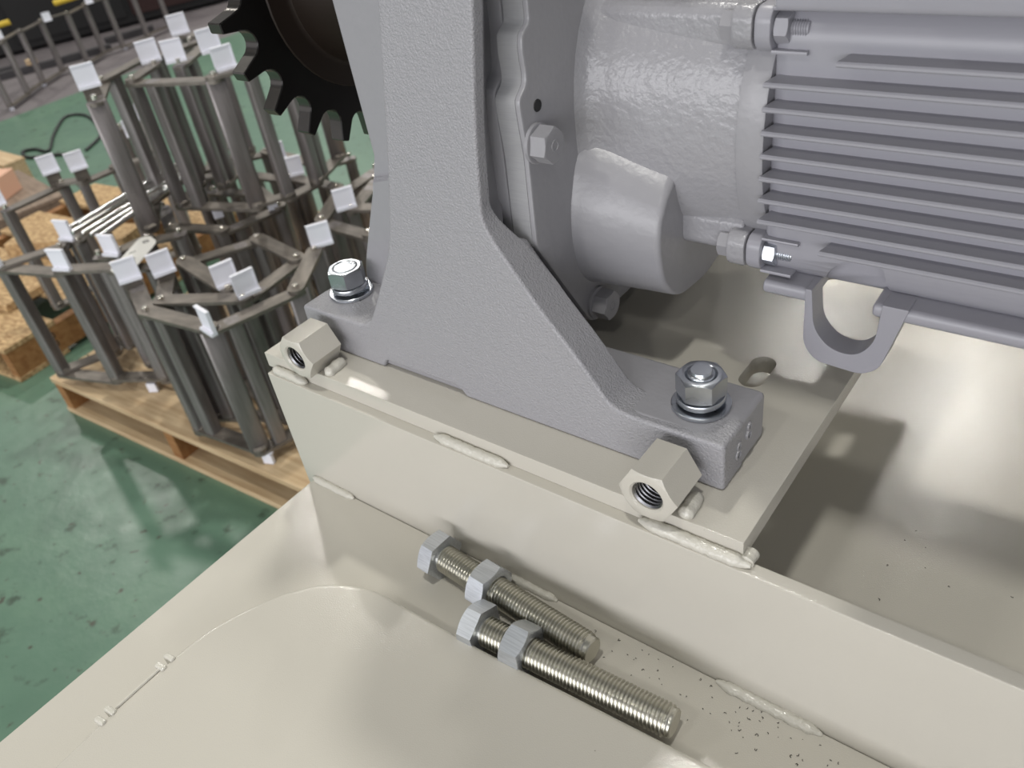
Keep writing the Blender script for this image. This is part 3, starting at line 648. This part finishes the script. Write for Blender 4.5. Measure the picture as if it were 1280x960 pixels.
# paper tag with handwriting
tg = thing('paper_tag', 'pale paper tag with handwritten marks lying on the front chain coil', 'tag', (-1.98, .85, -.318))
bm = new(); Q = [(-1.984, .781), (-1.892, .763), (-1.985, .905), (-2.005, .932), (-2.055, .945), (-2.075, .925)]
prism(bm, rounded(Q, [.002, .002, .01, .01, .01, .01], 3), 'z', -.3196, -.3186); obj('tag_sheet', bm, 'paper', tg)
for (x, y, l, a) in ((-1.985, .845, .022, .3), (-1.965, .835, .014, 1.9), (-1.975, .825, .024, .35), (-1.955, .815, .012, 1.7), (-1.950, .805, .020, .3), (-2.015, .865, .018, 1.2)):
    bm = new(); box(bm, -l / 2, l / 2, -.0018, .0018, 0, .0004, Matrix.Translation((x, y, -.3186)) @ Matrix.Rotation(a, 4, 'Z')); obj('pen_stroke', bm, 'ink', tg)
bm = new(); lathe(bm, (-2.035, .918, -.3187), (-2.035, .918, -.318), ((0, .0085), (.0006, .0085), (.0006, .005), (0, .005)), 14, closed=False); obj('eyelet', bm, 'ink', tg)

# ------------------------------------------------------------------ far background
bm = new(); P = [(-4.70, 2.02), (-4.85, 2.20), (-5.113, 2.321), (-5.366, 2.386), (-5.467, 2.316), (-5.205, 2.099), (-4.951, 1.932), (-5.077, 1.916), (-5.12, 1.86), (-4.977, 1.825), (-4.88, 1.885), (-4.75, 1.95)]
PP = []
for i in range(len(P) - 1):
    p_, a_, b_, c_ = Vector(P[max(i - 1, 0)]), Vector(P[i]), Vector(P[i + 1]), Vector(P[min(i + 2, len(P) - 1)])
    for j in range(5):
        t = j / 5; v = .5 * ((2 * a_) + (b_ - p_) * t + (2 * p_ - 5 * a_ + 4 * b_ - c_) * t * t + (3 * a_ - p_ - 3 * b_ + c_) * t ** 3); PP.append((v.x, v.y, -.842))
path_tube(bm, PP, .0085, 8); tag(obj('power_cable', bm, 'cable'), 'thin black cable curling on the green floor behind the pallets', 'cable')
cb = thing('steel_cabinet', 'low black steel cabinet behind the far conveyor chain', 'cabinet', (-7.6, 3.6, -.85))
CX = Matrix.Translation((-7.55, 3.75, -.85)) @ Matrix.Rotation(math.radians(68), 4, 'Z')
bm = new(); box(bm, -1.9, 1.25, -.02, .55, 0.02, .80, CX); bev(bm, .01, 1); obj('cabinet_body', bm, 'black', cb)
bm = new(); box(bm, .35, 1.2, -.045, -.02, .08, .62, CX); bev(bm, .004, 1); obj('door', bm, 'maroon', cb)
bm = new(); box(bm, -.60, .30, -.045, -.02, .08, .62, CX); bev(bm, .004, 1); obj('door', bm, 'black', cb)
bm = new(); box(bm, -1.95, 1.3, -.06, .6, .80, .84, CX); bev(bm, .005, 1); obj('worktop', bm, 'dark_grey', cb)
for i, (x, y, l, a, lab) in enumerate(((-7.05, 2.75, 1.5, 70, 'dark steel bar lying on the grey floor nearest the far chain'), (-7.35, 2.40, 1.0, 70, 'second dark steel bar lying behind the far chain'), (-7.0, 3.75, .4, 72, 'short dark steel bar among bars behind the far chain'))):
    slab('steel_bar', lab, 'bar', (x, y), math.radians(a), l, .05, -.852, -.80, 'dark_grey')
slab('steel_channel', 'flat dark steel channel on the grey floor right of the far chain', 'bar', (-6.75, 5.5), math.radians(72), 1.2, .12, -.852, -.81, 'dark_grey')
slab('wood_block', 'small tan wood block among the dark bars behind the far chain', 'block', (-6.98, 2.90), .4, .07, .05, -.80, -.76, 'wood')
for i, (x, y, lab) in enumerate(((-6.82, 3.32, 'yellow tool handle resting on the far chain near its second white cap'), (-6.62, 2.58, 'yellow tool handle at the left end of the far chain, in the upper left corner'))):
    bm = new(); tube(bm, (x - .05, y - .12, -.440), (x + .12, y + .10, -.415), .020, .018, 10); tag(obj('tool_handle', bm, 'yellow'), lab, 'tool')
